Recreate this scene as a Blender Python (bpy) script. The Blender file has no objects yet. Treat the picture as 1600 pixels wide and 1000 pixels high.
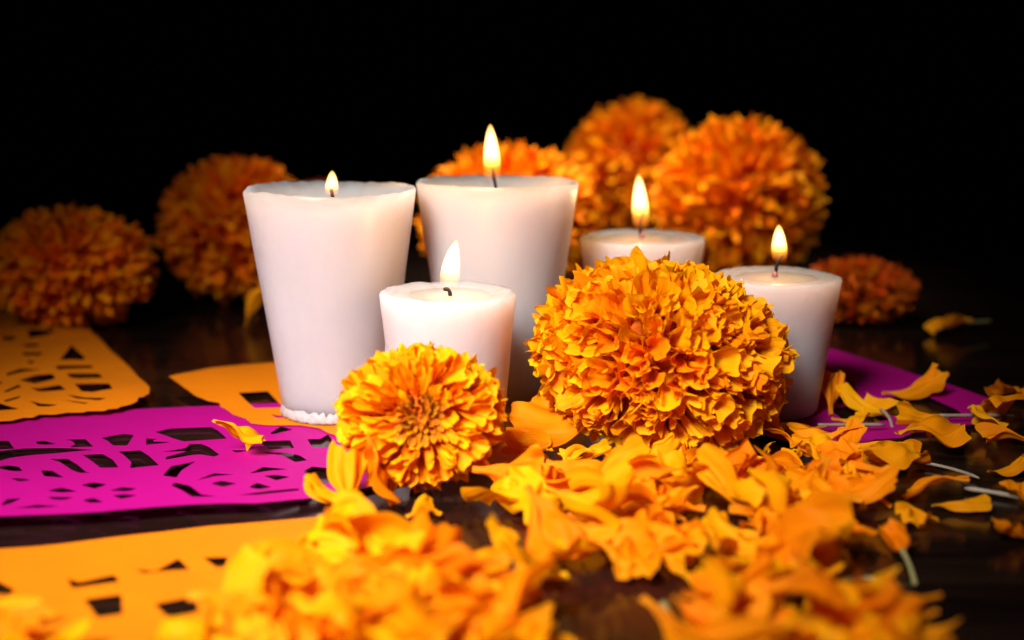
import bpy, bmesh, math, random
import numpy as np
from mathutils import Vector, Matrix, geometry, noise

# ------------------------------------------------------------------ camera, world, lamps, exposure
sc = bpy.context.scene
C = bpy.context.scene.collection
CAM_H, PITCH, LENS = 0.135, math.radians(11.0), 45.0
FPX = LENS / 36.0 * 1600.0                      # focal length in pixels of the 1600 px wide photograph
cam_d = bpy.data.cameras.new('camera')
cam = bpy.data.objects.new('camera', cam_d); C.objects.link(cam)
cam.location = (0, 0, CAM_H); cam.rotation_euler = (math.pi/2 - PITCH, 0, 0)
cam_d.sensor_width = 36.0; cam_d.lens = LENS; cam_d.clip_start = 0.01; cam_d.clip_end = 50
cam_d.dof.use_dof = True; cam_d.dof.focus_distance = 0.455; cam_d.dof.aperture_fstop = 5.4
cam_d.dof.aperture_blades = 9
sc.camera = cam
w = bpy.data.worlds.new('World'); sc.world = w; w.use_nodes = True
w.node_tree.nodes['Background'].inputs['Color'].default_value = (0.9, 0.95, 1.0, 1)
w.node_tree.nodes['Background'].inputs['Strength'].default_value = 0.004

def area_lamp(name, loc, target, size, watts, color, spread=180):
    d = bpy.data.lights.new(name, 'AREA'); d.shape = 'RECTANGLE'; d.size, d.size_y = size
    d.energy = watts; d.color = color; d.spread = math.radians(spread)
    o = bpy.data.objects.new(name, d); C.objects.link(o); o.location = loc
    o.rotation_euler = (Vector(target) - Vector(loc)).to_track_quat('-Z', 'Y').to_euler()
    return o
area_lamp('studio_softbox', (-0.23, -0.05, 0.46), (-0.055, 0.405, 0.02), (0.21, 0.21), 0.98, (1.0, 0.94, 0.91), 39)
area_lamp('overhead_softbox', (-0.08, 0.64, 0.62), (0.035, 0.80, 0.05), (0.12, 0.12), 0.78, (1.0, 0.92, 0.82), 37)
sc.view_settings.view_transform = 'Standard'; sc.view_settings.look = 'None'
sc.view_settings.exposure = 0.0; sc.view_settings.gamma = 1.0
sc.render.engine = 'CYCLES'
sc.cycles.use_denoising = True; sc.cycles.use_adaptive_sampling = True; sc.cycles.adaptive_threshold = 0.02
sc.cycles.max_bounces = 6; sc.cycles.diffuse_bounces = 4; sc.cycles.transmission_bounces = 4
sc.cycles.transparent_max_bounces = 12; sc.cycles.volume_bounces = 0
sc.cycles.sample_clamp_indirect = 4.0
sc.cycles.caustics_reflective = False; sc.cycles.caustics_refractive = False

# ------------------------------------------------------------------ helpers
rnd = random.Random(7)
cP, sP = math.cos(PITCH), math.sin(PITCH)
def ray(px, py):
    a, b = (px - 800) / FPX, -(py - 500) / FPX
    return Vector((a, cP + b * sP, -sP + b * cP))
def P(px, py, z=0.0):                            # point of the plane z on a line of sight (used to measure the photograph)
    d = ray(px, py); t = (z - CAM_H) / d.z
    return Vector((d.x * t, d.y * t, z))
def PY(px, py, Y):                               # point at depth Y
    d = ray(px, py); t = Y / d.y
    return Vector((d.x * t, Y, CAM_H + d.z * t))
def pxsize(n, Y, z=0.03):                        # n photo pixels at depth Y in metres
    return n / FPX * (Y * cP + (CAM_H - z) * sP)
def smooth(a, b, x):
    t = min(1.0, max(0.0, (x - a) / (b - a))); return t * t * (3 - 2 * t)
def tag(o, label=None, cat=None, group=None, kind=None):
    if label: o['label'] = label
    if cat: o['category'] = cat
    if group: o['group'] = group
    if kind: o['kind'] = kind
    return o
def link(o, parent=None):
    C.objects.link(o)
    if parent is not None: o.parent = parent
    return o
def empty(name, loc):
    o = bpy.data.objects.new(name, None); o.empty_display_size = 0.01; C.objects.link(o); o.location = loc
    return o
def mesh_from(name, verts, faces, mat, smoothed=True):
    me = bpy.data.meshes.new(name); me.from_pydata([tuple(v) for v in verts], [], faces)
    me.materials.append(mat)
    if smoothed: me.polygons.foreach_set('use_smooth', [True] * len(me.polygons))
    me.update(); return me
def mesh_obj(name, verts, faces, mat, parent=None, smoothed=True):
    return link(bpy.data.objects.new(name, mesh_from(name, verts, faces, mat, smoothed)), parent)

# ------------------------------------------------------------------ materials
def new_mat(name):
    m = bpy.data.materials.new(name); m.use_nodes = True
    nt = m.node_tree; nt.nodes.clear()
    out = nt.nodes.new('ShaderNodeOutputMaterial')
    return m, nt, out
def N(nt, typ, **kw):
    n = nt.nodes.new(typ)
    for k, v in kw.items(): setattr(n, k, v)
    return n
def ramp(nt, stops, fac=None):
    r = N(nt, 'ShaderNodeValToRGB'); e = r.color_ramp.elements
    while len(e) < len(stops): e.new(0.5)
    for k, (p, c) in enumerate(stops):
        e[k].position = p; e[k].color = (*c, 1) if len(c) == 3 else c
    if fac is not None: nt.links.new(fac, r.inputs['Fac'])
    return r

def petal_material(name, base, tip, red, transl=0.35):
    m, nt, out = new_mat(name); L = nt.links.new
    uv = N(nt, 'ShaderNodeUVMap'); sep = N(nt, 'ShaderNodeSeparateXYZ'); L(uv.outputs[0], sep.inputs[0])
    r = ramp(nt, [(0.0, red), (0.45, base), (0.86, base), (1.0, tip)], sep.outputs['Y'])
    oi = N(nt, 'ShaderNodeObjectInfo')
    tc = N(nt, 'ShaderNodeTexCoord')
    mp = N(nt, 'ShaderNodeMapping'); mp.inputs['Scale'].default_value = (16, 1.3, 1); L(uv.outputs[0], mp.inputs['Vector'])
    ns = N(nt, 'ShaderNodeTexNoise'); ns.inputs['Scale'].default_value = 1.6; ns.inputs['Detail'].default_value = 4
    L(mp.outputs[0], ns.inputs['Vector'])
    hs = N(nt, 'ShaderNodeHueSaturation')
    ma = N(nt, 'ShaderNodeMath', operation='MULTIPLY_ADD'); L(oi.outputs['Random'], ma.inputs[0])
    ma.inputs[1].default_value = 0.036; ma.inputs[2].default_value = 0.478
    L(ma.outputs[0], hs.inputs['Hue'])
    mv = N(nt, 'ShaderNodeMath', operation='MULTIPLY_ADD'); L(ns.outputs['Fac'], mv.inputs[0])
    mv.inputs[1].default_value = 0.34; mv.inputs[2].default_value = 0.80
    L(mv.outputs[0], hs.inputs['Value']); L(r.outputs[0], hs.inputs['Color'])
    bp = N(nt, 'ShaderNodeBump'); bp.inputs['Strength'].default_value = 0.35; bp.inputs['Distance'].default_value = 0.0006
    L(ns.outputs['Fac'], bp.inputs['Height'])
    pb = N(nt, 'ShaderNodeBsdfPrincipled'); L(hs.outputs[0], pb.inputs['Base Color'])
    pb.inputs['Roughness'].default_value = 0.6; pb.inputs['Specular IOR Level'].default_value = 0.09
    L(bp.outputs[0], pb.inputs['Normal'])
    tr = N(nt, 'ShaderNodeBsdfTranslucent'); L(hs.outputs[0], tr.inputs['Color']); L(bp.outputs[0], tr.inputs['Normal'])
    mx = N(nt, 'ShaderNodeMixShader'); mx.inputs[0].default_value = transl
    L(pb.outputs[0], mx.inputs[1]); L(tr.outputs[0], mx.inputs[2]); L(mx.outputs[0], out.inputs['Surface'])
    return m
M = {}
M['petal'] = petal_material('marigold_petal', (0.95, 0.372, 0.001), (0.97, 0.44, 0.003), (0.88, 0.20, 0.001))
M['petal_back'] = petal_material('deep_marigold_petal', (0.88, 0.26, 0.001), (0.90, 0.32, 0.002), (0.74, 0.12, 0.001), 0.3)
M['petal_dark'] = petal_material('shaded_marigold_petal', (0.50, 0.10, 0.001), (0.56, 0.14, 0.002), (0.34, 0.05, 0.001), 0.25)  # shade on two dim back blossoms, painted into a darker petal colour
M['petal_loose'] = petal_material('loose_marigold_petal', (0.95, 0.345, 0.001), (0.96, 0.385, 0.002), (0.93, 0.37, 0.01), 0.38)
M['floret'] = petal_material('disc_floret', (0.46, 0.14, 0.004), (0.62, 0.22, 0.006), (0.16, 0.045, 0.003), 0.15)

def simple(name, col, rough=0.5, spec=0.4, noise_scale=None, amount=0.3, bump=0.0, coat=0.0):
    m, nt, out = new_mat(name); L = nt.links.new
    pb = N(nt, 'ShaderNodeBsdfPrincipled'); pb.inputs['Roughness'].default_value = rough
    pb.inputs['Specular IOR Level'].default_value = spec; pb.inputs['Coat Weight'].default_value = coat
    pb.inputs['Base Color'].default_value = (*col, 1)
    if noise_scale:
        tc = N(nt, 'ShaderNodeTexCoord'); ns = N(nt, 'ShaderNodeTexNoise')
        ns.inputs['Scale'].default_value = noise_scale; ns.inputs['Detail'].default_value = 6
        L(tc.outputs['Object'], ns.inputs['Vector'])
        r = ramp(nt, [(0.3, tuple(c * (1 - amount) for c in col)), (0.7, tuple(min(1, c * (1 + amount)) for c in col))], ns.outputs['Fac'])
        L(r.outputs[0], pb.inputs['Base Color'])
        if bump:
            b = N(nt, 'ShaderNodeBump'); b.inputs['Strength'].default_value = 0.5; b.inputs['Distance'].default_value = bump
            L(ns.outputs['Fac'], b.inputs['Height']); L(b.outputs[0], pb.inputs['Normal'])
    L(pb.outputs[0], out.inputs['Surface']); return m
M['core'] = simple('flower_core', (0.55, 0.10, 0.003), 0.7, 0.1, 400, 0.3)
M['calyx'] = simple('green_calyx', (0.07, 0.11, 0.025), 0.55, 0.3, 150, 0.4)
M['wick'] = simple('charred_wick', (0.012, 0.010, 0.010), 0.85, 0.2, 1500, 0.5, 0.0004)
M['stalk'] = simple('pale_petal_claw', (0.25, 0.21, 0.15), 0.45, 0.4, 300, 0.18)
M['stalk_green'] = simple('olive_petal_claw', (0.26, 0.24, 0.09), 0.5, 0.4, 300, 0.25)
M['backdrop'] = simple('black_cloth', (0.004, 0.004, 0.004), 0.95, 0.05)
M['wax_crumb'] = simple('crumbled_wax', (0.36, 0.325, 0.318), 0.6, 0.3, 600, 0.12, 0.0006)
M['soot'] = simple('reddish_wick_base', (0.34, 0.14, 0.13), 0.5, 0.3, 900, 0.4)

def paper_material(name, col, transl):
    m, nt, out = new_mat(name); L = nt.links.new
    tc = N(nt, 'ShaderNodeTexCoord')
    n1 = N(nt, 'ShaderNodeTexNoise'); n1.inputs['Scale'].default_value = 60; n1.inputs['Detail'].default_value = 5
    n2 = N(nt, 'ShaderNodeTexNoise'); n2.inputs['Scale'].default_value = 900; n2.inputs['Detail'].default_value = 3
    wm = N(nt, 'ShaderNodeMapping'); wm.inputs['Scale'].default_value = (1.6, 1.6, 0.45); L(tc.outputs['Object'], wm.inputs['Vector'])
    L(wm.outputs[0], n1.inputs['Vector']); L(tc.outputs['Object'], n2.inputs['Vector'])
    r = ramp(nt, [(0.3, tuple(c * 0.94 for c in col)), (0.7, col)], n1.outputs['Fac'])
    bp = N(nt, 'ShaderNodeBump'); bp.inputs['Strength'].default_value = 0.25; bp.inputs['Distance'].default_value = 0.0004
    L(n2.outputs['Fac'], bp.inputs['Height'])
    pb = N(nt, 'ShaderNodeBsdfPrincipled'); L(r.outputs[0], pb.inputs['Base Color']); pb.inputs['Roughness'].default_value = 0.6
    pb.inputs['Specular IOR Level'].default_value = 0.25; L(bp.outputs[0], pb.inputs['Normal'])
    tr = N(nt, 'ShaderNodeBsdfTranslucent'); L(r.outputs[0], tr.inputs['Color'])
    mx = N(nt, 'ShaderNodeMixShader'); mx.inputs[0].default_value = transl
    L(pb.outputs[0], mx.inputs[1]); L(tr.outputs[0], mx.inputs[2]); L(mx.outputs[0], out.inputs['Surface'])
    return m
M['purple'] = paper_material('magenta_tissue_paper', (0.49, 0.0005, 0.225), 0.28)
M['orange'] = paper_material('orange_tissue_paper', (0.74, 0.195, 0.0005), 0.15)

def wax_material(name, col, rough):
    m, nt, out = new_mat(name); L = nt.links.new
    tc = N(nt, 'ShaderNodeTexCoord')
    n1 = N(nt, 'ShaderNodeTexNoise'); n1.inputs['Scale'].default_value = 45; n1.inputs['Detail'].default_value = 4
    n2 = N(nt, 'ShaderNodeTexNoise'); n2.inputs['Scale'].default_value = 220; n2.inputs['Detail'].default_value = 3
    wm = N(nt, 'ShaderNodeMapping'); wm.inputs['Scale'].default_value = (1.6, 1.6, 0.45); L(tc.outputs['Object'], wm.inputs['Vector'])
    L(wm.outputs[0], n1.inputs['Vector']); L(tc.outputs['Object'], n2.inputs['Vector'])
    r = ramp(nt, [(0.3, tuple(c * 0.94 for c in col)), (0.7, col)], n1.outputs['Fac'])
    bp = N(nt, 'ShaderNodeBump'); bp.inputs['Strength'].default_value = 0.25; bp.inputs['Distance'].default_value = 0.0008
    L(n2.outputs['Fac'], bp.inputs['Height'])
    pb = N(nt, 'ShaderNodeBsdfPrincipled'); L(r.outputs[0], pb.inputs['Base Color'])
    rr = N(nt, 'ShaderNodeMath', operation='MULTIPLY_ADD'); L(n1.outputs['Fac'], rr.inputs[0]); rr.inputs[1].default_value = 0.25; rr.inputs[2].default_value = rough - 0.12
    L(rr.outputs[0], pb.inputs['Roughness']); pb.inputs['IOR'].default_value = 1.43
    pb.inputs['Specular IOR Level'].default_value = 0.45
    pb.inputs['Subsurface Weight'].default_value = 1.0; pb.inputs['Subsurface Radius'].default_value = (1.0, 0.72, 0.62)
    pb.inputs['Subsurface Scale'].default_value = 0.07
    L(bp.outputs[0], pb.inputs['Normal']); L(pb.outputs[0], out.inputs['Surface']); return m
M['wax'] = wax_material('white_wax', (0.42, 0.385, 0.388), 0.38)
def molten_material():
    m, nt, out = new_mat('molten_wax'); L = nt.links.new
    fr = N(nt, 'ShaderNodeFresnel'); fr.inputs['IOR'].default_value = 1.12
    tr = N(nt, 'ShaderNodeBsdfTransparent'); tr.inputs['Color'].default_value = (1, 1, 1, 1)
    gl = N(nt, 'ShaderNodeBsdfGlossy'); gl.inputs['Roughness'].default_value = 0.06
    mx = N(nt, 'ShaderNodeMixShader'); L(fr.outputs[0], mx.inputs[0]); L(tr.outputs[0], mx.inputs[1]); L(gl.outputs[0], mx.inputs[2])
    L(mx.outputs[0], out.inputs['Surface']); return m
M['wax_melt'] = molten_material()

def wood_material():
    m, nt, out = new_mat('dark_varnished_wood'); L = nt.links.new
    tc = N(nt, 'ShaderNodeTexCoord'); mp = N(nt, 'ShaderNodeMapping'); mp.inputs['Scale'].default_value = (2.2, 26, 1)
    mp.inputs['Rotation'].default_value = (0, 0, 0.12)
    L(tc.outputs['Object'], mp.inputs['Vector'])
    n1 = N(nt, 'ShaderNodeTexNoise'); n1.inputs['Scale'].default_value = 5; n1.inputs['Detail'].default_value = 8; n1.inputs['Distortion'].default_value = 0.6
    L(mp.outputs[0], n1.inputs['Vector'])
    r = ramp(nt, [(0.35, (0.004, 0.0022, 0.0018)), (0.62, (0.014, 0.007, 0.0045)), (0.8, (0.024, 0.012, 0.007))], n1.outputs['Fac'])
    n2 = N(nt, 'ShaderNodeTexNoise'); n2.inputs['Scale'].default_value = 14; n2.inputs['Detail'].default_value = 5; L(tc.outputs['Object'], n2.inputs['Vector'])
    rr = ramp(nt, [(0.3, (0.09,) * 3), (0.75, (0.26,) * 3)], n2.outputs['Fac'])
    bp = N(nt, 'ShaderNodeBump'); bp.inputs['Strength'].default_value = 0.15; bp.inputs['Distance'].default_value = 0.0005
    L(n1.outputs['Fac'], bp.inputs['Height'])
    pb = N(nt, 'ShaderNodeBsdfPrincipled'); L(r.outputs[0], pb.inputs['Base Color']); L(rr.outputs[0], pb.inputs['Roughness'])
    pb.inputs['Specular IOR Level'].default_value = 0.5
    L(bp.outputs[0], pb.inputs['Normal']); L(pb.outputs[0], out.inputs['Surface']); return m
M['wood'] = wood_material()

def flame_material():
    m, nt, out = new_mat('candle_flame'); L = nt.links.new
    tc = N(nt, 'ShaderNodeTexCoord'); sep = N(nt, 'ShaderNodeSeparateXYZ'); L(tc.outputs['Generated'], sep.inputs[0])
    col = ramp(nt, [(0.0, (1.0, 0.20, 0.02)), (0.28, (1.0, 0.33, 0.035)), (0.50, (1.0, 0.55, 0.15)), (0.85, (1.0, 0.56, 0.17)), (1.0, (1.0, 0.42, 0.06))], sep.outputs['Z'])
    den = ramp(nt, [(0.0, (0.0,) * 3), (0.06, (0.02,) * 3), (0.24, (0.14,) * 3), (0.44, (0.85,) * 3), (0.75, (1,) * 3), (1.0, (0.8,) * 3)], sep.outputs['Z'])
    mu = N(nt, 'ShaderNodeMath', operation='MULTIPLY'); L(den.outputs[0], mu.inputs[0]); mu.inputs[1].default_value = 1500.0
    em = N(nt, 'ShaderNodeEmission'); L(col.outputs[0], em.inputs['Color']); L(mu.outputs[0], em.inputs['Strength'])
    L(em.outputs[0], out.inputs['Volume']); return m
M['flame'] = flame_material()

# ------------------------------------------------------------------ setting: table and black backdrop
def slab(name, x0, x1, y0, y1, z0, z1, mat):
    bm = bmesh.new(); bmesh.ops.create_cube(bm, size=1)
    for v in bm.verts:
        v.co = Vector((x0 if v.co.x < 0 else x1, y0 if v.co.y < 0 else y1, z0 if v.co.z < 0 else z1))
    bmesh.ops.bevel(bm, geom=bm.edges[:], offset=0.003, segments=2, affect='EDGES')
    me = bpy.data.meshes.new(name); bm.to_mesh(me); bm.free(); me.materials.append(mat)
    return link(bpy.data.objects.new(name, me))
tag(slab('table_top', -0.75, 0.75, -0.10, 1.15, -0.03, 0.0, M['wood']), 'dark varnished wooden table top under the candles', 'table', kind='structure')
bd = mesh_obj('backdrop', [(-2, 1.5, -0.8), (2, 1.5, -0.8), (2, 1.5, 1.6), (-2, 1.5, 1.6)], [(0, 1, 2, 3)], M['backdrop'])
tag(bd, 'plain black cloth backdrop behind the table', 'backdrop', kind='structure')

# ------------------------------------------------------------------ cut tissue paper
def inside(p, poly):
    x, y = p; c = False; n = len(poly); j = n - 1
    for i in range(n):
        xi, yi = poly[i]; xj, yj = poly[j]
        if (yi > y) != (yj > y) and x < (xj - xi) * (y - yi) / (yj - yi) + xi: c = not c
        j = i
    return c
def densify(poly, step, round_it=True):
    out = []; n = len(poly)
    for i in range(n):
        a, b = Vector(poly[i]), Vector(poly[(i + 1) % n]); k = max(1, int((b - a).length / step))
        out += [a.lerp(b, t / k) for t in range(k)]
    if round_it:
        for _ in range(1):
            m_ = len(out); out = [out[i] * 0.5 + (out[i - 1] + out[(i + 1) % m_]) * 0.25 for i in range(m_)]
    return [(v.x, v.y) for v in out]
def paper(name, outline, holes, zf, mat, z_measure, label, group, thick=0.0002, grow=1.12):
    def at(x, y):
        p = P(x, y, z_measure)
        for _ in range(4): p = P(x, y, zf(p.x, p.y))
        return p.xy
    ol = densify([at(x, y) for x, y in outline], 0.003, False)
    hs = []
    for h in holes:
        q = [at(x, y) for x, y in h]; c = sum(q, Vector((0, 0))) / len(q)
        hs.append(densify([c + (p - c) * grow for p in q], 0.0009))
    pts, edges = [], []
    for poly in [ol] + hs:
        s = len(pts); pts += [Vector(p) for p in poly]; n = len(poly)
        edges += [(s + i, s + (i + 1) % n) for i in range(n)]
    xs = [p[0] for p in ol]; ys = [p[1] for p in ol]; st = 0.005
    gx = min(xs)
    while gx < max(xs):
        gy = min(ys)
        while gy < max(ys):
            q = (gx + rnd.uniform(-.001, .001), gy + rnd.uniform(-.001, .001))
            if inside(q, ol): pts.append(Vector(q))
            gy += st
        gx += st
    vc, _, fc, *_ = geometry.delaunay_2d_cdt(pts, edges, [], 0, 1e-6)
    keep = []
    boxes = [(min(p[0] for p in h), max(p[0] for p in h), min(p[1] for p in h), max(p[1] for p in h)) for h in hs]
    for f in fc:
        c = (vc[f[0]] + vc[f[1]] + vc[f[2]]) / 3
        if not inside(c, ol): continue
        if any(b[0] <= c.x <= b[1] and b[2] <= c.y <= b[3] and inside(c, h) for h, b in zip(hs, boxes)): continue
        keep.append(f)
    used = sorted({i for f in keep for i in f}); ix = {v: k for k, v in enumerate(used)}
    verts = [(vc[i].x, vc[i].y, zf(vc[i].x, vc[i].y)) for i in used]
    o = mesh_obj(name, verts, [tuple(ix[i] for i in f) for f in keep], mat, None, False)
    md = o.modifiers.new('thickness', 'SOLIDIFY'); md.thickness = thick; md.offset = 0
    return tag(o, label, 'tissue paper', group)
def Z(origin, s, lst):
    return [[(origin[0] + x / s, origin[1] + y / s) for x, y in h] for h in lst]
def nz(x, y, f, a): return a * noise.noise(Vector((x * f, y * f, 3.7)))

purple_holes = Z((0, 620), 5.0, [
    [(-60,345),(60,345),(105,405),(-60,412)],
    [(-80,435),(0,425),(200,405),(400,402),(560,405),(715,418),(600,425),(450,440),(250,455),(100,475),(0,505),(-80,530)],
    [(285,350),(340,343),(440,368),(370,375),(300,372)],
    [(490,335),(660,332),(720,388),(545,393),(590,370),(560,345)],
    [(805,322),(960,293),(1035,300),(985,378),(890,378),(850,345)],
    [(1150,325),(1240,330),(1190,345),(1350,352),(1150,375)],
    [(390,487),(530,487),(600,530),(660,580),(720,588),(620,592),(560,570),(480,515)],
    [(655,455),(800,450),(870,490),(915,548),(785,550),(720,500)],
    [(935,432),(1090,422),(1150,460),(1225,530),(1020,550),(1030,510),(980,460)],
    [(325,575),(400,575),(495,630),(350,620)],
    [(-40,555),(60,535),(140,545),(170,580),(100,580)],
    [(75,632),(180,635),(240,650),(150,662)],
    [(375,735),(480,710),(610,740),(480,748)],
    [(375,780),(580,783),(500,806),(420,803)],
    [(640,690),(735,668),(830,685),(740,717)],
    [(865,735),(960,705),(1070,715),(1000,738)],
    [(885,770),(970,760),(1075,770),(950,797)],
    [(650,810),(730,790),(805,825),(700,828)],
    [(10,850),(60,800),(170,790),(90,830)],
    [(100,872),(300,843),(480,855),(300,868)]]) + Z((240, 560), 4.166, [
    [(32,480),(130,458),(360,450),(400,470),(455,520),(200,537),(130,515)],
    [(55,612),(215,585),(240,562),(300,560),(350,580),(410,625),(380,638),(300,625),(250,628),(95,655),(100,638),(220,605)],
    [(70,760),(120,705),(265,675),(180,730),(150,772)],
    [(125,830),(160,812),(235,830),(300,880),(420,895),(250,899),(200,865)],
    [(285,795),(400,748),(540,757),(400,767)],
    [(380,815),(450,797),(540,815),(450,835)],
    [(635,750),(720,708),(885,722),(750,732)],
    [(722,765),(800,758),(885,770),(800,793)],
    [(625,840),(680,812),(765,838),(690,852)],
    [(560,890),(750,863),(930,848),(930,862),(700,887)],
    [(700,618),(850,612),(940,630),(990,662),(915,672),(840,632)],
    [(690,540),(880,535),(905,582),(760,592)],
    [(985,740),(1040,710),(1130,720),(1140,760),(1150,800),(1060,835),(1005,835),(1040,810)],
    [(1010,527),(1090,525),(1130,500),(1190,572),(1040,578)],
    [(505,595),(630,598),(540,614)],
    [(760,490),(830,445),(900,465),(790,492)]])
LIFT0 = P(60, 800, 0.004)
def z_purple(x, y):
    a = smooth(0.46, 0.385, y) * smooth(-0.035, -0.10, x)
    return 0.0011 + 0.0042 * a + nz(x, y, 14, 0.0005) * a
paper('cut_paper', [(-90,664),(0,657),(200,640),(430,630),(640,622),(800,640),(815,680),(790,712),(640,748),(560,765),(500,777),(400,786),(250,791),(130,801),(0,806),(-90,812)],
      purple_holes, z_purple, M['purple'], 0.0035, 'magenta cut tissue paper with leaf and slot cutouts, left of the small marigold', 'cut tissue papers')

def z_far_orange(x, y): return 0.0016 + abs(nz(x, y, 18, 0.003)) + 0.0015 * smooth(0.55, 0.50, y)
paper('cut_paper', [(x / 5.26, 480 + y / 5.26) for x, y in [(-300,20),(300,20),(600,60),(700,150),(790,235),(880,330),(960,400),(1050,480),(1075,505),(1130,570),(1180,610),(1230,660),(1225,710),(1180,735),(1140,740),(1125,775),(1085,795),(1000,815),(970,830),(900,835),(860,850),(720,852),(690,862),(560,863),(450,880),(330,880),(270,905),(200,905),(100,930),(0,935),(-300,960)]],
      Z((0, 480), 5.26, [
    [(60,545),(180,505),(340,515),(200,530),(70,560)],[(165,600),(300,560),(425,550),(440,590),(290,625)],
    [(255,655),(330,665),(480,640),(525,680),(320,690)],[(505,430),(590,320),(690,410),(680,430)],
    [(470,480),(740,478),(750,500),(490,512)],[(560,545),(800,545),(830,580),(590,580)],
    [(625,630),(880,628),(910,670),(760,695),(680,690)],[(540,715),(700,740),(870,745),(800,765),(640,750)],
    [(240,765),(330,790),(475,800),(400,815),(320,815)],[(30,695),(150,640),(170,655),(60,697)],
    [(30,770),(170,730),(150,750),(60,778)],[(-60,770),(0,790),(150,835),(-60,850)],
    [(430,745),(560,765),(720,785),(690,795),(600,780)],[(190,370),(340,370),(330,395),(200,395)],
    [(200,305),(310,300),(310,325),(210,328)],[(240,185),(450,195),(380,230),(250,250)],[(30,240),(120,235),(110,270),(30,270)],
    [(230,440),(280,440),(275,462),(235,462)],[(-30,600),(25,620),(-30,640)]]),
      z_far_orange, M['orange'], 0.003, 'dim orange cut tissue paper with scalloped edge below the far marigold', 'cut tissue papers')

TIP = P(264, 588, 0.004)
def z_mid_orange(x, y):
    d = math.hypot(x - TIP.x, y - TIP.y)
    return 0.0018 + 0.0030 * smooth(0.06, 0.0, d) + nz(x, y, 30, 0.0004) * smooth(-0.09, -0.13, x)
paper('cut_paper', [(264,588),(300,581),(330,575),(380,570),(425,567),(560,566),(760,575),(850,590),(858,640),(850,690),(835,728),(800,735),(770,728),(660,712),(580,700),(535,684),(512,676),(500,669),(470,664),(440,664),(418,664),(392,661),(384,654),(372,650),(364,647),(356,641),(345,635),(342,629),(325,626),(305,618)],
      Z((240, 560), 4.166, [[(565,228),(740,218),(830,315),(660,318)],[(760,362),(840,375),(845,388),(800,388)]]) + [[(778,733),(790,722),(812,728),(818,741),(800,745)]],
      z_mid_orange, M['orange'], 0.003, 'orange cut tissue paper with pointed corner, lying under the tallest candle', 'cut tissue papers')

def z_front_orange(x, y): return 0.0009 + abs(nz(x, y, 25, 0.0012))
paper('cut_paper', [(-140,868),(0,858),(60,854),(100,850),(170,841),(250,832),(330,822),(420,815),(500,808),(580,814),(640,828),(682,842),(700,870),(690,930),(660,1050),(-140,1060)],
      Z((0, 780), 2.857, [[(310,355),(360,370),(500,340),(520,370),(330,395)],[(385,450),(535,430),(540,510),(440,525)],
    [(610,310),(700,320),(790,270),(835,315),(740,320),(650,330)],[(910,262),(1015,260),(1000,300),(970,305)],[(-60,340),(60,405),(40,425),(-60,420)],
    [(700,470),(860,440),(880,500),(760,530)],[(1350,230),(1420,235),(1400,262)]]),
      z_front_orange, M['orange'], 0.0012, 'blurred orange cut tissue paper nearest the camera, half covered by petals', 'cut tissue papers')

def z_right(x, y): return 0.0011 + abs(nz(x, y, 25, 0.0008))
paper('cut_paper', [(1120,520),(1300,545),(1380,569),(1480,600),(1578,634),(1572,646),(1535,652),(1522,663),(1490,664),(1470,674),(1430,675),(1410,684),(1370,686),(1340,694),(1290,697),(1230,690),(1150,668),(1090,620)],
      [[(1385,622),(1440,618),(1490,640),(1500,650),(1440,656),(1395,648)],[(1305,590),(1330,600),(1345,622),(1310,628)],[(1300,640),(1340,632),(1385,655),(1330,665)],[(1245,674),(1290,676),(1300,684),(1262,686)],[(1230,560),(1280,566),(1290,585),(1240,580)]],
      z_right, M['purple'], 0.001, 'dim magenta cut tissue paper behind the shortest candle', 'cut tissue papers')

# ------------------------------------------------------------------ candles
def lathe(profile, nseg, wob=None):
    verts, faces = [], []; rows = len(profile)
    for j, (r, z) in enumerate(profile):
        for i in range(nseg):
            a = 2 * math.pi * i / nseg
            rr, zz = wob(j, a, r, z) if wob else (r, z)
            verts.append((rr * math.cos(a), rr * math.sin(a), zz))
    for j in range(rows - 1):
        for i in range(nseg):
            k = (i + 1) % nseg
            faces.append((j * nseg + i, j * nseg + k, (j + 1) * nseg + k, (j + 1) * nseg + i))
    faces.append(tuple(range(nseg - 1, -1, -1)))
    faces.append(tuple((rows - 1) * nseg + i for i in range(nseg)))
    return verts, faces
def tube(pts, radii, nseg=8, jitter=0.0, rg=None):
    verts, faces = [], []; n = len(pts)
    for j, p in enumerate(pts):
        p = Vector(p); t = (Vector(pts[min(n - 1, j + 1)]) - Vector(pts[max(0, j - 1)])).normalized()
        q = t.to_track_quat('Z', 'X')
        for i in range(nseg):
            a = 2 * math.pi * i / nseg + j * 0.35; r = radii[j] * (1 + (rg.uniform(-jitter, jitter) if rg else 0))
            verts.append(p + q @ Vector((r * math.cos(a), r * math.sin(a), 0)))
    for j in range(n - 1):
        for i in range(nseg):
            k = (i + 1) % nseg; faces.append((j * nseg + i, j * nseg + k, (j + 1) * nseg + k, (j + 1) * nseg + i))
    faces.append(tuple(range(nseg - 1, -1, -1))); faces.append(tuple((n - 1) * nseg + i for i in range(nseg)))
    return verts, faces
def bez(pts, n):
    out = []; m_ = len(pts)
    for k in range(n + 1):
        t = k / n; q = [Vector(p) for p in pts]
        while len(q) > 1: q = [q[i].lerp(q[i + 1], t) for i in range(len(q) - 1)]
        out.append(q[0])
    return out

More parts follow.
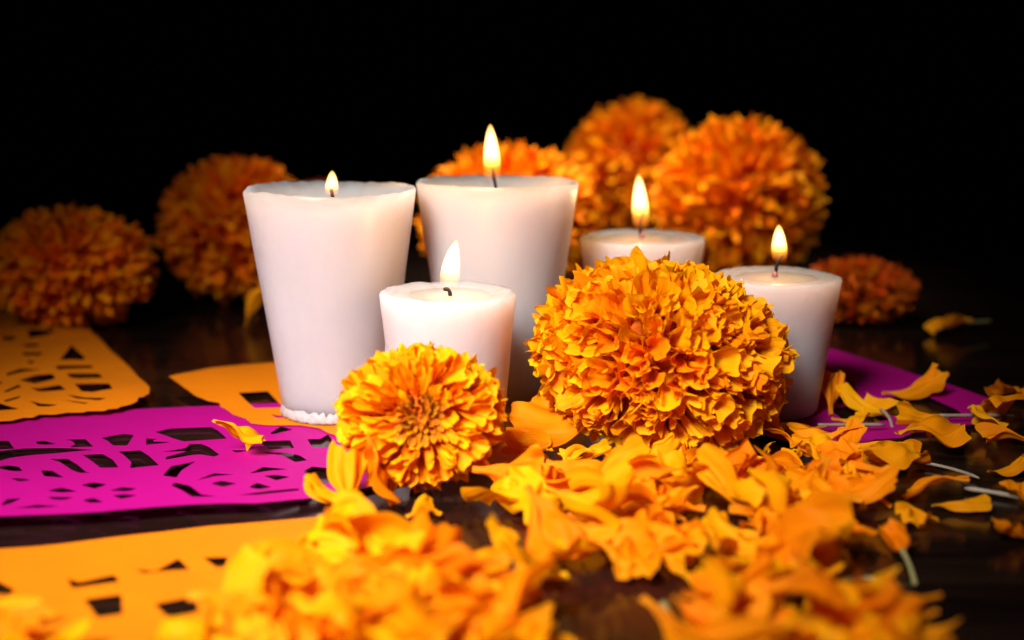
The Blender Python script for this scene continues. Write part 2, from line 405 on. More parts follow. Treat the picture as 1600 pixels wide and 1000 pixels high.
CANDLES = []
def candle(px_top, py_top, Y, z0, r_top, r_bot, lip, depth, seed, wick_px, flame_px, fw_px, watts, label, rim=0.0012, foot=False, lean=0.0, ledge=0.0, red=False):
    rg = random.Random(seed)
    top = PY(px_top, py_top, Y); h = top.z - z0
    root = empty('candle', (top.x, Y, z0)); CANDLES.append((top.x, Y, r_bot, r_top))
    tag(root, label, 'candle', 'lit white candles')
    prof = [(r_bot * 0.80, 0.0), (r_bot * 0.95, 0.0004), (r_bot, 0.0018)]
    nrow = 26
    for k in range(1, nrow): 
        t = k / nrow; prof.append((r_bot + (r_top - r_bot) * t, 0.0018 + (h - 0.0030) * t))
    j_lip = len(prof)
    prof += [(r_top, h - 0.0010), (r_top - 0.0004, h - 0.0002), (r_top - lip * 0.45, h), (r_top - lip * 0.85, h - 0.0005), (r_top - lip, h - 0.0010)]
    zc = h - depth
    steps = 10
    for k in range(1, steps + 1):
        t = k / steps; rr = (r_top - lip) * (1 - t) + 0.0015 * t
        prof.append((rr, h - 0.0010 - (depth - 0.0010) * (1 - (1 - min(1, t * 1.7)) ** 2.2)))
    def wob(j, a, r, z):
        v = Vector((math.cos(a) * 1.3, math.sin(a) * 1.3, seed * 3.1))
        if j >= j_lip - 3:
            f = min(1, (j - j_lip + 4) / 4)
            fade = 1 if j < len(prof) - steps else max(0, 1 - (j - (len(prof) - steps)) / 4)
            z += fade * f * (rim * noise.noise(v * 0.8) * 0.7 + rim * 0.45 * noise.noise(v * 4.5) + rim * 0.3 * noise.noise(v * 11))
            r += fade * 0.0004 * noise.noise(v * 3 + Vector((5, 0, 0)))
        else:
            r += 0.00022 * noise.noise(Vector((v.x * 2, v.y * 2, z * 60 + seed)))
            if ledge and a > math.pi * 0.75 and a < math.pi * 1.3:
                r += ledge * smooth(h * 0.66, h * 0.60, z) * (0.6 + 0.4 * noise.noise(v * 6))
        return r, z
    vs, fs = lathe(prof, 96, wob)
    mesh_obj('wax_body', vs, fs, M['wax'], root)
    # molten pool
    rp = (r_top - lip) * 0.80
    pv, pf = lathe([(rp * 0.2, zc - 0.0012), (rp, zc - 0.0010), (rp * 1.0, zc + 0.0001), (rp * 0.97, zc + 0.00042), (rp * 0.9, zc + 0.0004), (rp * 0.5, zc + 0.00035), (0.0004, zc + 0.0004)], 64,
                   lambda j, a, r, z: (r * (1 + 0.05 * noise.noise(Vector((math.cos(a) * 1.5, math.sin(a) * 1.5, seed)))), z))
    mesh_obj('wax_pool', pv, pf, M['wax_melt'], root)
    if foot:
        fv, ff = [], []
        pr = [(r_bot * 0.9, 0.0), (r_bot * 1.03, 0.0001), (r_bot * 1.05, 0.0012), (r_bot * 1.035, 0.0028), (r_bot * 1.02, 0.0045), (r_bot * 0.97, 0.0060)]
        fv, ff = lathe(pr, 140, lambda j, a, r, z: (r + 0.0007 * noise.noise(Vector((math.cos(a) * 14, math.sin(a) * 9, z * 500))), z + (0.0009 * noise.noise(Vector((math.cos(a) * 5, math.sin(a) * 5, j))) if j > 2 else 0)))
        mesh_obj('wax_foot', fv, ff, M['wax_crumb'], root)
    base = Vector((top.x, Y, z0))
    wp = [PY(x, y, Y) - base for x, y in wick_px]
    wp[0].z = min(wp[0].z, zc + 0.0005)
    pts = bez(wp, 12)
    vs, fs = tube(pts, [0.00075] * 5 + [0.00072] * 4 + [0.00078, 0.0008, 0.00072, 0.00045], 8, 0.14, rg)
    mesh_obj('wick', vs, fs, M['wick'], root)
    if red:
        b = pts[0].copy(); b.z = zc + 0.0006
        vs, fs = tube([b, b + Vector((0, 0, 0.0012)), b + Vector((0, 0, 0.0022)), b + Vector((0, 0, 0.0028))], [0.0013, 0.0011, 0.0008, 0.0005], 12, 0.1, rg)
        mesh_obj('wick_base', vs, fs, M['soot'], root)
    # flame
    fb, ft = [PY(x, y, Y) - base for x, y in flame_px]
    fh = (ft - fb).length; fr = pxsize(fw_px, Y, top.z) / 2
    prof = []; n = 26; raw = []
    for k in range(n + 1):
        t = k / n; raw.append((max(t, 0.004) ** 0.24) * (max(1 - t, 0.0) ** 0.66))
    mxr = max(raw); vs, fs = [], []; ns_ = 24
    for k in range(n + 1):
        t = k / n; r = max(0.00003, fr * raw[k] / mxr)
        c = fb.lerp(ft, t); c.x += lean * 4 * t * (1 - t)
        for i in range(ns_):
            a = 2 * math.pi * i / ns_; vs.append((c.x - fb.x + r * math.cos(a), c.y - fb.y + r * math.sin(a), c.z - fb.z))
    for k in range(n):
        for i in range(ns_):
            j = (i + 1) % ns_; fs.append((k * ns_ + i, k * ns_ + j, (k + 1) * ns_ + j, (k + 1) * ns_ + i))
    fs.append(tuple(range(ns_ - 1, -1, -1))); fs.append(tuple(n * ns_ + i for i in range(ns_)))
    fo = mesh_obj('flame', vs, fs, M['flame'], root); fo.location = fb
    ld = bpy.data.lights.new('flame_light', 'POINT'); ld.energy = watts * 0.7; ld.color = (1.0, 0.56, 0.20); ld.shadow_soft_size = 0.003
    lo = bpy.data.objects.new('flame_light', ld); link(lo, root); lo.location = fb.lerp(ft, 0.55)
    return root
ZB = 0.0021
candle(516, 294, 0.494, ZB, 0.0330, 0.0208, 0.0019, 0.0085, 11, [(519,318),(521,304),(517,294)], [(518,307),(519,266)], 21, 0.035,
       'tall white tapered candle with a short flame and crumbled wax foot, on orange paper', rim=0.0016, foot=True)
candle(777, 283, 0.522, ZB, 0.0331, 0.0208, 0.0019, 0.0080, 23, [(778,302),(774,285),(771,280),(770,262)], [(770,284),(766,193)], 28, 0.06,
       'tall white tapered candle with the longest flame, behind the small candle', rim=0.0012)
candle(700, 455, 0.452, ZB, 0.0244, 0.0196, 0.0045, 0.0017, 37, [(702,474),(706,462),(703,447),(693,453)], [(702,454),(713,374)], 31, 0.05,
       'short white candle with leaning flame, right behind the small marigold', rim=0.0010, lean=-0.0006, ledge=0.0009)
candle(1004, 369, 0.560, ZB * 0.2, 0.0272, 0.0215, 0.0040, 0.0014, 41, [(1003,364),(996,350),(1004,340),(1006,328)], [(1002,360),(998,271)], 27, 0.06,
       'white candle half hidden behind the large marigold, flame before orange blossoms', rim=0.0007, red=True)
candle(1215, 430, 0.497, 0.0016, 0.0246, 0.0176, 0.0045, 0.0013, 59, [(1211,424),(1213,412),(1217,404),(1223,398)], [(1218,410),(1217,350)], 25, 0.045,
       'dim greyish white candle standing on magenta paper beside the large marigold', rim=0.0008, red=True)

# ------------------------------------------------------------------ petals
def petal_data(rg, W, a0, a1, b0, b1, ruf, claw, nu=9, nv=10, notch=0.09, tipround=0.16, fold=0.0, twist=0.0, taper=0.35, rib=0.0, flare=0.0, crumple=0.0, dense=1.0):
    """unit length petal: base at the origin, growing along +Z, back turned to +Y"""
    ph = [rg.uniform(0, 6.3) for _ in range(5)]; k1, k2 = rg.uniform(1.6, 2.6), rg.uniform(3.4, 5.2)
    nfreq = rg.uniform(3.5, 6.0); asym = rg.uniform(-0.07, 0.07); k3 = rg.uniform(6.5, 9.5)
    S = 60; cy, cz = [0.0], [0.0]
    for s in range(S * 2):
        b = b0 + (b1 - b0) * (s / S) ** 1.6
        cy.append(cy[-1] + math.sin(b) / S); cz.append(cz[-1] + math.cos(b) / S)
    V, UV = [], []
    for j in range(nv + 1):
        v = 1 - (1 - j / nv) ** dense
        hw = (1 + flare * smooth(0.7, 1.0, v)) * W * (claw + (1 - claw) * smooth(0.08, 0.68, v)) * math.sqrt(1 - taper * max(0.0, (v - 0.66) / 0.34) ** 2.4)
        al = max(0.05, a0 + (a1 - a0) * v); R = hw / al
        for i in range(nu + 1):
            u = -1 + 2 * i / nu
            e = smooth(0.55, 1.0, v)
            vv = v * (1 + e * (-tipround * abs(u) ** 2.6 + notch * math.sin(nfreq * u + ph[0]) + notch * 0.45 * math.sin(nfreq * 2.7 * u + ph[1]) + asym * u))
            s = max(0.0, min(S * 2 - 1.001, vv * S)); q = int(s); f = s - q
            y = cy[q] * (1 - f) + cy[q + 1] * f; z = cz[q] * (1 - f) + cz[q + 1] * f
            b = b0 + (b1 - b0) * (s / S) ** 1.6
            x = R * math.sin(u * al); n = -R * (1 - math.cos(u * al))
            rr = smooth(0.25, 1.0, v)
            n += ruf * W * rr * (0.35 + 0.65 * abs(u)) * (math.sin(k1 * math.pi * u + ph[2]) + 0.55 * math.sin(k2 * math.pi * u + ph[3]) + 0.22 * smooth(.6, 1, v) * math.sin(k3 * math.pi * u + ph[1]))
            n += rib * W * smooth(0.1, 0.5, v) * math.sin(nfreq * 2.4 * u + ph[4])
            if crumple: n += crumple * W * noise.noise(Vector((u * 1.7 + ph[0] * 9, v * 3.2, ph[1] * 7))) * smooth(0.1, .4, v); x += crumple * .5 * W * noise.noise(Vector((u * 1.5, v * 3.0 + ph[2] * 9, ph[3] * 7)))
            n += fold * W * rr * abs(u + asym * 2)
            n += 0.10 * W * math.sin(v * 7 + ph[4]) * u
            tw = twist * v; x, n = x * math.cos(tw) - n * math.sin(tw), x * math.sin(tw) + n * math.cos(tw)
            V.append((x, y + n * math.cos(b), z - n * math.sin(b))); UV.append(((u + 1) / 2, v))
    F = []
    for j in range(nv):
        for i in range(nu):
            a = j * (nu + 1) + i; F.append((a, a + 1, a + nu + 2, a + nu + 1))
    return np.array(V), F, np.array(UV)
def petal_mesh(name, data, mat):
    V, F, UV = data
    me = mesh_from(name, V, F, mat)
    ul = me.uv_layers.new(name='uv'); idx = np.empty(len(me.loops), dtype=np.int32); me.loops.foreach_get('vertex_index', idx)
    ul.data.foreach_set('uv', UV[idx].astype(np.float32).ravel())
    return me
def join_petals(name, items, mat):
    Vs, Fs, UVs, off = [], [], [], 0
    for (V, F, UV), m4 in items:
        A = np.array(m4); Vs.append(V @ A[:3, :3].T + A[:3, 3]); UVs.append(UV)
        Fs += [tuple(i + off for i in f) for f in F]; off += len(V)
    return petal_mesh(name, (np.vstack(Vs), Fs, np.vstack(UVs)), mat)

rp_ = random.Random(101)
U = rp_.uniform
FUNNEL = [petal_data(rp_, U(.30, .42), 2.4, U(1.1, 2.0), U(-.15, .1), U(0.0, 0.5), U(.10, .20), 0.30, 22, 11, 0.045, 0.06, taper=U(0, .15), flare=U(.15, .45), crumple=.15, dense=1.6) for _ in range(18)]
BROAD = [petal_data(rp_, U(.36, .48), 1.6, U(0.3, 0.9), 0.0, U(0.6, 1.2), U(.10, .18), 0.28, 22, 11, 0.045, 0.08, taper=U(.05, .3), flare=U(.05, .25), crumple=.2, dense=1.5) for _ in range(18)]
SLIM = [petal_data(rp_, U(.15, .22), 1.9, U(0.5, 1.3), 0.0, U(0.3, 0.8), U(.08, .20), 0.4, 12, 9, 0.05, 0.1, flare=.2, dense=1.4) for _ in range(10)]
COARSE = [petal_data(rp_, U(.24, .32), 1.8, U(0.5, 1.2), 0.0, U(0.4, 0.9), U(.14, .24), 0.35, 6, 6, 0.07) for _ in range(8)]
LOOSE = [petal_data(rp_, U(.24, .42), 1.6, U(.15, 1.2), U(-0.4, 0.2), U(-0.7, 1.2), U(.10, .22), U(.10, .22), 22, 18, 0.045, 0.10, U(-.3, .3), U(-.9, .9), taper=U(.0, .3), rib=U(0.02, 0.06), flare=U(0, .3), crumple=U(.15, .5)) for _ in range(24)]
def meshes(lst, name, mat): return [petal_mesh(name, d, mat) for d in lst]
MESH = {'funnel': meshes(FUNNEL, 'funnel_petal', M['petal']), 'broad': meshes(BROAD, 'broad_petal', M['petal']),
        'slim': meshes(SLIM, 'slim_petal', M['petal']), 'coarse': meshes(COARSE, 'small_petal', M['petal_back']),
        'dark': meshes(COARSE, 'shaded_petal', M['petal_dark']), 'loose': meshes(LOOSE, 'loose_petal', M['petal_loose'])}
DATA = {'funnel': FUNNEL, 'broad': BROAD, 'slim': SLIM, 'coarse': COARSE, 'dark': COARSE}

def frame(zdir, ydir):
    z = zdir.normalized(); y = (ydir - z * ydir.dot(z))
    if y.length < 1e-5: y = z.orthogonal()
    y.normalize(); x = y.cross(z)
    return Matrix((x, y, z)).transposed()
FLOWERS = []
def marigold(center, radii, pole, n, seed, label, group, pick, max_angle=150, n_single=300, mat_back=None, core=0.62, length=(0.62, 0.62), fill=0.97, spread=1.0, open_centre=False, calyx=True, lean=0.0):
    """pick(angle from the pole 0..1, rg) -> (kind, scale of width, random roll)"""
    rg = random.Random(seed); cen = Vector(center); pole = Vector(pole).normalized()
    base = Vector((cen.x, cen.y, 0.0)); root = empty('marigold', base); tag(root, label, 'marigold', group)
    FLOWERS.append((cen, radii))
    rad = Vector(radii); items = []; RY = Matrix.Rotation(lean, 3, 'Y')
    q = pole.to_track_quat('Z', 'Y'); ga = math.pi * (3 - math.sqrt(5)); cmax = math.cos(math.radians(max_angle))
    for k in range(n):
        c = 1 - (k + 0.5) / n * (1 - cmax); s = math.sqrt(max(0, 1 - c * c)); a = k * ga + rg.uniform(-.12, .12)
        d = q @ Vector((s * math.cos(a), s * math.sin(a), c)); d = (d + Vector((rg.gauss(0, .035), rg.gauss(0, .035), rg.gauss(0, .035)))).normalized()
        ang = math.acos(max(-1, min(1, c))) / math.radians(max_angle)
        tip = Vector((d.x * rad.x, d.y * rad.y, d.z * rad.z)) * (fill * rg.uniform(0.94, 1.04)); tip = RY @ tip
        if open_centre: tip = tip * (1 - 0.30 * smooth(0.42, 0.0, ang))
        lf = length[0] + (length[1] - length[0]) * ang
        bpt = tip * (1 - lf) - pole * (0.10 * rad.y * (1 - ang)) + Vector((rg.gauss(0, .07) * rad.x, rg.gauss(0, .07) * rad.y, rg.gauss(0, .07) * rad.z))
        if open_centre and ang < 0.13: continue
        kind, ws, roll = pick(ang, rg)
        away = d - pole * d.dot(pole)
        R = frame(tip - bpt, away if away.length > 1e-4 else Vector((1, 0, 0)))
        R = R @ Matrix.Rotation(rg.uniform(-roll, roll), 3, 'Z') @ Matrix.Rotation(rg.gauss(0, .10), 3, 'X')
        L = (tip - bpt).length
        m4 = Matrix.LocRotScale(bpt + cen - base, R.to_quaternion(), Vector((L * ws, L * ws, L)))
        w_tip = tip + cen
        if w_tip.z < 0.0012: continue
        facing = d.dot((cam.location - w_tip).normalized())
        items.append((facing + rg.uniform(0, .02), kind, rg.randrange(len(DATA[kind])), m4))
    items.sort(key=lambda t: -t[0])
    cm, cf = [], []
    bm = bmesh.new(); bmesh.ops.create_icosphere(bm, subdivisions=3, radius=1.0)
    for v in bm.verts:
        v.co = RY @ Vector((v.co.x * rad.x, v.co.y * rad.y, v.co.z * rad.z)) * (core * (1 + 0.10 * noise.noise(v.co * 5 + Vector((seed, 0, 0))))) + (cen - base) - pole * rad.y * 0.12
    me = bpy.data.meshes.new('core'); bm.to_mesh(me); bm.free(); me.materials.append(M['core']); link(bpy.data.objects.new('core', me), root)
    if calyx:
        cc = cen - base - Vector((pole.x * rad.x, pole.y * rad.y, pole.z * rad.z)) * 0.55
        e = cc - Vector((pole.x * rad.x, pole.y * rad.y, pole.z * rad.z)) * 0.5
        e.z = max(e.z, 0.006)
        vs, fs = tube([cc, cc.lerp(e, .35), cc.lerp(e, .7), e], [rad.y * .34, rad.y * .30, rad.y * .17, rad.y * .10], 14, 0.06, rg)
        vs = [Vector((v.x, v.y, max(v.z, 0.001))) for v in vs]
        mesh_obj('calyx', vs, fs, M['calyx'], root)
    for f, kind, vi, m4 in items[:n_single]:
        o = bpy.data.objects.new('petal', MESH[kind][vi]); link(o, root); o.matrix_basis = m4
    rest = items[n_single:]
    if rest:
        me = join_petals('hidden_petals', [(DATA[kd][vi], m4) for _, kd, vi, m4 in rest], mat_back or M['petal'])
        tag(link(bpy.data.objects.new('hidden_petals', me), root), kind='stuff')
    return root, base, cen, q

# large marigold lying on its side in sharp focus
def pick_big(a, rg):
    if a < 0.55: return ('funnel' if rg.random() < .85 else 'slim', rg.uniform(.75, 1.05), 3.14)
    if a < 0.68: return (rg.choice(['funnel', 'broad']), rg.uniform(.9, 1.1), .9)
    return ('broad', rg.uniform(.95, 1.2), .5)
bc = PY(1034, 558, 0.447)
marigold(bc, (0.0465, 0.0365, 0.0345), (0.40, -0.88, -0.02), 690, 5, 'large bright orange marigold blossom in sharp focus before the candles', 'marigold blossoms',
         pick_big, 150, 300, core=0.62, length=(0.36, 0.50), fill=0.985, lean=math.radians(11))
# small marigold facing the camera with an open brownish centre
def pick_small(a, rg):
    if a < 0.28: return ('slim', rg.uniform(.9, 1.2), .9)
    if a < 0.5: return (rg.choice(['slim', 'funnel', 'funnel']), rg.uniform(.75, 1.05), 1.4)
    return (rg.choice(['funnel', 'broad']), rg.uniform(.8, 1.05), .9)
sc_c = PY(658, 650, 0.400)
root, base, cen, q = marigold(sc_c, (0.0268, 0.0200, 0.0232), (0.05, -0.97, 0.20), 260, 9, 'small orange marigold blossom with open brownish centre in front of the short candle', 'marigold blossoms',
         pick_small, 140, 240, core=0.5, length=(0.46, 0.60), fill=1.0, open_centre=True)
rg = random.Random(77)
for k in range(34):                              # little tubular florets in its centre
    a = k * 2.39996; r = 0.0011 * math.sqrt(k + .5)
    d = q @ Vector((math.cos(a) * r / 0.012, math.sin(a) * r / 0.012, 1)).normalized()
    start = q @ Vector((math.cos(a) * r * .8, math.sin(a) * r * .8, 0.0085)); L = rg.uniform(.0045, .0075)
    V, F, UV = SLIM[k % 10]
    if k < 10:
        if k == 0: fl = [petal_mesh('disc_floret', (SLIM[i][0], SLIM[i][1], SLIM[i][2]), M['floret']) for i in range(10)]
    o = bpy.data.objects.new('floret', fl[k % 10]); link(o, root)
    R = frame(d, q @ Vector((math.cos(a), math.sin(a), 0))) @ Matrix.Rotation(rg.uniform(-.8, .8), 3, 'Z')
    o.matrix_basis = Matrix.LocRotScale(start + cen - base, R.to_quaternion(), Vector((L * 1.1, L * 1.1, L)))

# blurred blossoms behind the candles
def back_flower(px, py, Y, rx_px, rz_px, pole, n, seed, n_single, label, depth=0.9, kind='coarse'):
    def pick_back(a, rg): return (kind, rg.uniform(.70, .95), 2.2)
    n = int(n * 1.45); n_single = min(300, int(n_single * 1.3))
    c = PY(px, py, Y); rx, rz = pxsize(rx_px, Y), pxsize(rz_px, Y)
    c.z = max(c.z, rz * 0.93)
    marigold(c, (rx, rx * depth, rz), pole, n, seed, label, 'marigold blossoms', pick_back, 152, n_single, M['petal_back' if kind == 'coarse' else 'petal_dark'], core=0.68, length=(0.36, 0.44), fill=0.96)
back_flower(112, 420, 0.676, 134, 101, (0.3, -0.8, 0.35), 380, 21, 170, 'dark reddish orange marigold at the far end beside the scalloped orange paper')
back_flower(370, 358, 0.742, 126, 120, (0.1, -0.8, 0.5), 380, 22, 170, 'blurred orange marigold partly behind the left side of the tallest candle')
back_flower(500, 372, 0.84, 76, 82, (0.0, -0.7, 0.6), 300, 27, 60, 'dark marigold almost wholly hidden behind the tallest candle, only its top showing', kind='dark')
back_flower(797, 344, 0.725, 150, 126, (0.1, -0.7, 0.6), 420, 23, 190, 'blurred bright marigold directly behind the candle with the longest flame')
back_flower(990, 268, 0.93, 112, 116, (0.0, -0.8, 0.4), 380, 24, 170, 'dim marigold farthest back, highest of all the blossoms')
back_flower(1152, 314, 0.78, 140, 137, (-0.25, -0.85, 0.35), 460, 25, 260, 'large round blurred marigold above the dim candle at the end')
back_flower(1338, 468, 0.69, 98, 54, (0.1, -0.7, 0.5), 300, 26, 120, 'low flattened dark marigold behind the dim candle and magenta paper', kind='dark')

# ------------------------------------------------------------------ loose petals
CELL = 0.002; HX0, HY0, HW, HH = -0.30, 0.22, 310, 330
HM = np.zeros((HW, HH))
def hm_cells(x, y, r):
    i0, i1 = int((x - r - HX0) / CELL), int((x + r - HX0) / CELL) + 1; j0, j1 = int((y - r - HY0) / CELL), int((y + r - HY0) / CELL) + 1
    return max(0, i0), min(HW, i1), max(0, j0), min(HH, j1)
def blocked(x, y, r):
    for cx, cy, rb, rt in CANDLES:
        if math.hypot(x - cx, y - cy) < rb + r: return True
    for c, rad in FLOWERS:
        if ((x - c.x) / (rad[0] * 0.72 + r)) ** 2 + ((y - c.y) / (rad[1] * 0.72 + r)) ** 2 < 1: return True
    return False
def loose(x, y, L, yaw, rg, label, group, tilt=0.22, roll=0.5, var=None, flip=None, stalk=None, lift=0.0, width=1.0, z=None):
    """petal lying on whatever is below it; yaw = direction its tip points to; stalk = ((length, bend, material))"""
    r = L * 0.36; i0, i1, j0, j1 = hm_cells(x, y, r)
    reg = HM[i0:i1, j0:j1]
    hgt = min(float(np.percentile(reg, 55)), (0.0048 if y < 0.37 else 0.0036) + rg.uniform(-.0025, .0025)) if reg.size else 0.0
    if z is not None: hgt = z
    var = rg.randrange(len(LOOSE)) if var is None else var
    flip = (rg.random() < .5) if flip is None else flip
    pit = rg.gauss(0.05, tilt)
    tipd = Vector((math.cos(yaw) * math.cos(pit), math.sin(yaw) * math.cos(pit), math.sin(pit)))
    up = Vector((0, 0, -1 if flip else 1))
    R = frame(tipd, up) @ Matrix.Rotation(rg.gauss(0, roll), 3, 'Z')
    V = LOOSE[var][0] * np.array([L * width, L, L]); A = np.array(R)
    W_ = V @ A.T
    lo = np.percentile(W_[:, 2], 4); mid = W_.mean(axis=0)
    loc = Vector((x - mid[0], y - mid[1], hgt + 0.0006 - lo + lift))
    low = W_[:, 2].min() + loc.z
    if low < 0.0012: loc.z += 0.0012 - low
    o = bpy.data.objects.new('petal', MESH['loose'][var]); link(o)
    o.matrix_basis = Matrix.LocRotScale(loc, R.to_quaternion(), Vector((L * width, L, L)))
    tag(o, label, 'petal', group)
    top = float(np.percentile(W_[:, 2], 60)) + loc.z
    if reg.size:
        HM[i0:i1, j0:j1] = np.maximum(reg, np.minimum(top * 0.85, hgt + 0.0045))
    if stalk:
        sl, bend, mat = stalk
        d = Vector((0, bend, -1)); pts = bez([Vector((0, 0, 0.16)), Vector((0, 0, -0.1 * sl / L)), Vector((bend * .3, 0, -.6 * sl / L)), Vector((bend, 0, -sl / L))], 10)
        k = 0.00062 / L
        vs, fs = tube(pts, [k * 1.25, k * 1.2, k * 1.05, k, k, k, k * 1.05, k * 1.1, k * 1.15, k * 1.1, k * .6], 8)
        s = mesh_obj('stalk', vs, fs, mat, o)
        s.scale = (1 / width, 1, 1)
    return o
def px_in(poly, rg):
    xs = [p[0] for p in poly]; ys = [p[1] for p in poly]
    Q = [P(*p).xy for p in poly]; X = [p.x for p in Q]; Yv = [p.y for p in Q]
    while True:
        p = (rg.uniform(min(X), max(X)), rg.uniform(min(Yv), max(Yv)))
        if inside(p, [(a.x, a.y) for a in Q]): return p
rg = random.Random(314)
def to_px(x, y):
    v = Vector((x, y, 0)) - cam.location; f = v.y * cP - v.z * sP
    return 800 + FPX * v.x / f, 500 - FPX * (v.y * sP + v.z * cP) / f
def heap(poly, n, label, group, cols, rows, L=(0.014, 0.029), tilt=0.24):
    """cols / rows: (limit in the photograph, words) telling where in the heap a petal lies"""
    for _ in range(n):
        for _t in range(20):
            x, y = px_in(poly, rg)
            if not blocked(x, y, 0.004): break
        else: continue
        u, v = to_px(x, y)
        cw = next(t for lim, t in cols if u < lim); rw = next(t for lim, t in rows if v < lim)
        k = 0.72 if v < 752 else (0.86 if v < 800 else 1.0)
        loose(x, y, rg.uniform(*L) * k, rg.uniform(0, 6.283), rg, label % (rw, cw), group, tilt * k)
# HEAPS
BIG = 1e9
heap([(800,722),(960,716),(1230,712),(1385,742),(1390,800),(1300,850),(1262,890),(1070,905),(880,895),(800,880),(785,825),(800,770)], 128,
     'orange petal %s of main heap, below %s', 'petals heaped before the large marigold',
     [(930, 'the gap between the two marigolds'), (1060, 'the large marigold centre'), (1180, 'the large marigold far side'), (BIG, 'the dim candle')],
     [(752, 'at the back edge'), (805, 'in the middle'), (BIG, 'at the front slope')])
heap([(500,875),(600,880),(660,910),(780,905),(860,915),(840,950),(640,975),(490,945)], 34,
     'yellow petal %s of blurred heap below %s', 'petals heaped at the end of the front orange paper',
     [(610, 'the tallest candle'), (720, 'the small marigold'), (BIG, 'the gap between the two marigolds')], [(905, 'at the back'), (BIG, 'at the front')], tilt=0.24)
heap([(360,1000),(430,955),(490,945),(640,960),(800,970),(850,1070),(220,1110),(290,1060)], 50,
     'blurred petal %s on front orange paper, below %s', 'petals heaped on the front orange paper',
     [(380, 'the cut magenta paper'), (560, 'the tallest candle'), (BIG, 'the small marigold')], [(970, 'behind the bottom row'), (BIG, 'at bottom picture edge')], tilt=0.24)
heap([(1075,920),(1180,895),(1250,880),(1290,920),(1310,965),(1420,980),(1470,1010),(1440,1090),(1050,1080)], 50,
     'blurred petal %s on bare wood, below %s', 'petals heaped on the bare wood nearest the camera',
     [(1160, 'the large marigold'), (1300, 'the dim candle'), (BIG, 'the dim magenta paper')], [(950, 'in the loose heap'), (BIG, 'at bottom picture edge')], tilt=0.24)
heap([(-40,1000),(20,1010),(40,1050),(-40,1080)], 6, 'deep orange petal %s of the front orange paper%s', 'petals at the corner of the front orange paper', [(BIG, '')], [(BIG, 'at the very corner')], tilt=0.15)

# petals one can pick out
OFF = (0.0, 0.0)
def one(px, py, Lpx, yaw_deg, label, var=None, stalk=None, flip=None, tilt=0.12, roll=0.35, lift=0.0, width=1.0, z=None):
    p = P(px, py, z or 0.002)
    L = pxsize(Lpx, p.y, 0)
    st = None
    if stalk: st = (pxsize(stalk[0], p.y, 0), stalk[1], M[stalk[2]])
    loose(p.x, p.y, L, math.radians(yaw_deg), rg, label, 'scattered single petals', tilt, roll, var, flip, st, lift, width, z)
one(372, 700, 84, 20, 'curled orange petal lying alone on the magenta paper', 11, z=0.0045, width=1.2, flip=False)
one(660, 803, 62, 40, 'small dark orange petal alone on the wood below the small marigold', 5)
one(545, 790, 110, 100, 'upright forked petal at the front edge of the magenta paper', 2, tilt=.5)
one(590, 785, 110, 30, 'long bright petal reaching from the magenta paper towards the small marigold', 7, tilt=.3)
one(520, 800, 90, 160, 'yellowish petal at the corner between magenta and front orange paper', 9, tilt=.3)
one(880, 700, 170, 150, 'big smooth orange petal leaning against the foot of the large marigold', 4, lift=0.006, width=1.3)
one(822, 716, 72, 190, 'ribbed orange petal between the two front marigolds', 14)
one(1290, 705, 110, 170, 'smooth orange petal in the gap between the heap and the dim candle', 1)
one(1372, 722, 110, 200, 'rolled orange petal at the back edge of the heap', 6)
one(1445, 702, 118, 25, 'frilled yellow orange petal with white stalk pointing to the dark wood', 11, z=0.002)
one(1462, 778, 100, 160, 'broad lobed orange petal on the bare wood', 12)
one(1500, 792, 90, 0, 'slim orange petal lying against the broad lobed one', 13)
one(1402, 862, 95, 100, 'steep orange petal with olive stalk at the heap side', 0, (78, 0.25, 'stalk_green'), tilt=.5)
one(1328, 850, 85, 20, 'pale yellow petal with wavy rim below the heap', 10)
one(1572, 738, 72, 20, 'short ribbed orange petal alone near the picture edge', 14)
one(1590, 838, 85, 200, 'dark orange petal cut by the picture edge', 15)
one(1580, 690, 80, 160, 'arched thin orange petal below the lying bunch at the picture edge', 2)
one(1572, 660, 95, 180, 'wide orange petal with streaks at the tip of the magenta paper', 7)
one(1590, 622, 80, 200, 'crumpled orange petal behind the tip of the magenta paper', 5)
one(1440, 660, 88, 185, 'slender orange petal on magenta paper with long white stalk', 3, (105, 0.05, 'stalk'), flip=False, tilt=.03, width=.8)
one(1425, 620, 105, 10, 'long dull orange petal lying deepest on the dim magenta paper', 6, width=.6)
one(1352, 645, 100, 120, 'bent orange petal with grey stalk hanging towards the wood', 9, (52, 0.5, 'stalk'), width=.7, tilt=.2)
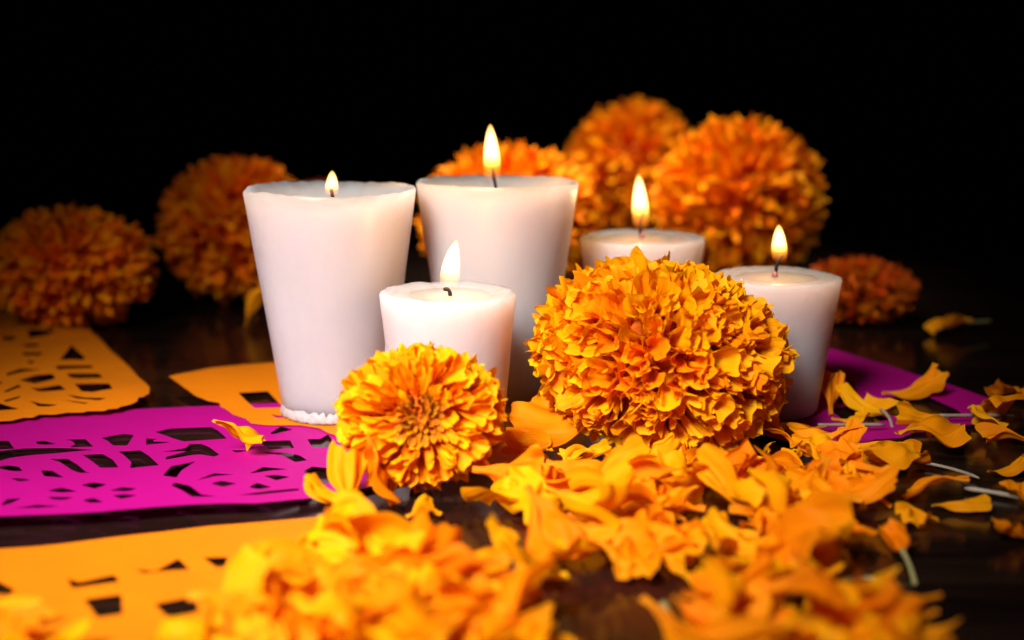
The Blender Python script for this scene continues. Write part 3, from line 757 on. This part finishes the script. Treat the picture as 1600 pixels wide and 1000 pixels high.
one(1298, 640, 75, 80, 'dark curled petal standing against the foot of the dim candle', 12, tilt=.5)
one(1252, 677, 80, 185, 'yellow petal with white stalk at the foot of the dim candle', 10, (100, -0.15, 'stalk'), tilt=.03, width=.6)
one(1490, 520, 72, 200, 'far blurred petal beside the low dark marigold', 8, (40, 0.1, 'stalk_green'), tilt=.02, roll=.1)
one(405, 506, 80, 20, 'far blurred orange petal beside the edge of the tallest candle', 4, tilt=.4)
one(1325, 668, 70, 30, 'short crumpled petal lying between the stalks on the dim magenta paper', 17, width=.8)
one(1385, 640, 66, 150, 'dark narrow petal over the slot of the dim magenta paper', 19, width=.7)
one(1320, 712, 84, 60, 'curled petal on the back rim of the main heap beside the dim magenta paper', 20)
one(1410, 735, 80, 10, 'flat orange petal between the main heap and the white stalk', 18)
one(1545, 672, 70, 120, 'crumpled petal just under the wide streaked petal', 21)
one(1598, 780, 66, 90, 'petal fragment cut by the picture edge next to the thick white stalk', 22)
one(1440, 815, 70, 200, 'small deep orange petal in front of the broad lobed one', 23)
def fragment(pxs, mat, label, r=0.0006):
    pts = [P(x, y, 0.0016) for x, y in pxs]; b = pts[0].copy(); b.z = 0
    pts = bez([p - b for p in pts], 10)
    vs, fs = tube(pts, [r * .5, r, r * 1.1, r, r * .95, r * .9, r, r, r * 1.05, r, r * .5], 8)
    o = mesh_obj('petal_stalk', vs, fs, mat); o.location = b
    tag(o, label, 'petal stalk', 'bare petal stalks')
fragment([(1432,722),(1480,727),(1530,747)], M['stalk'], 'white bare stalk touching the frilled yellow orange petal')
fragment([(1507,763),(1550,768),(1602,779)], M['stalk'], 'thick white bare stalk on wood near the picture edge', 0.0009)
fragment([(1310,908),(1350,898),(1392,908)], M['stalk_green'], 'blurred olive bare stalk on wood below the heap')
fragment([(1035,940),(1045,970),(1062,1010)], M['stalk_green'], 'blurred greyish bare stalk at the lower edge between the heaps', 0.0012)
fragment([(48,742),(62,745),(78,749)], M['stalk'], 'tiny pale stalk crumb on the magenta paper', 0.0006)
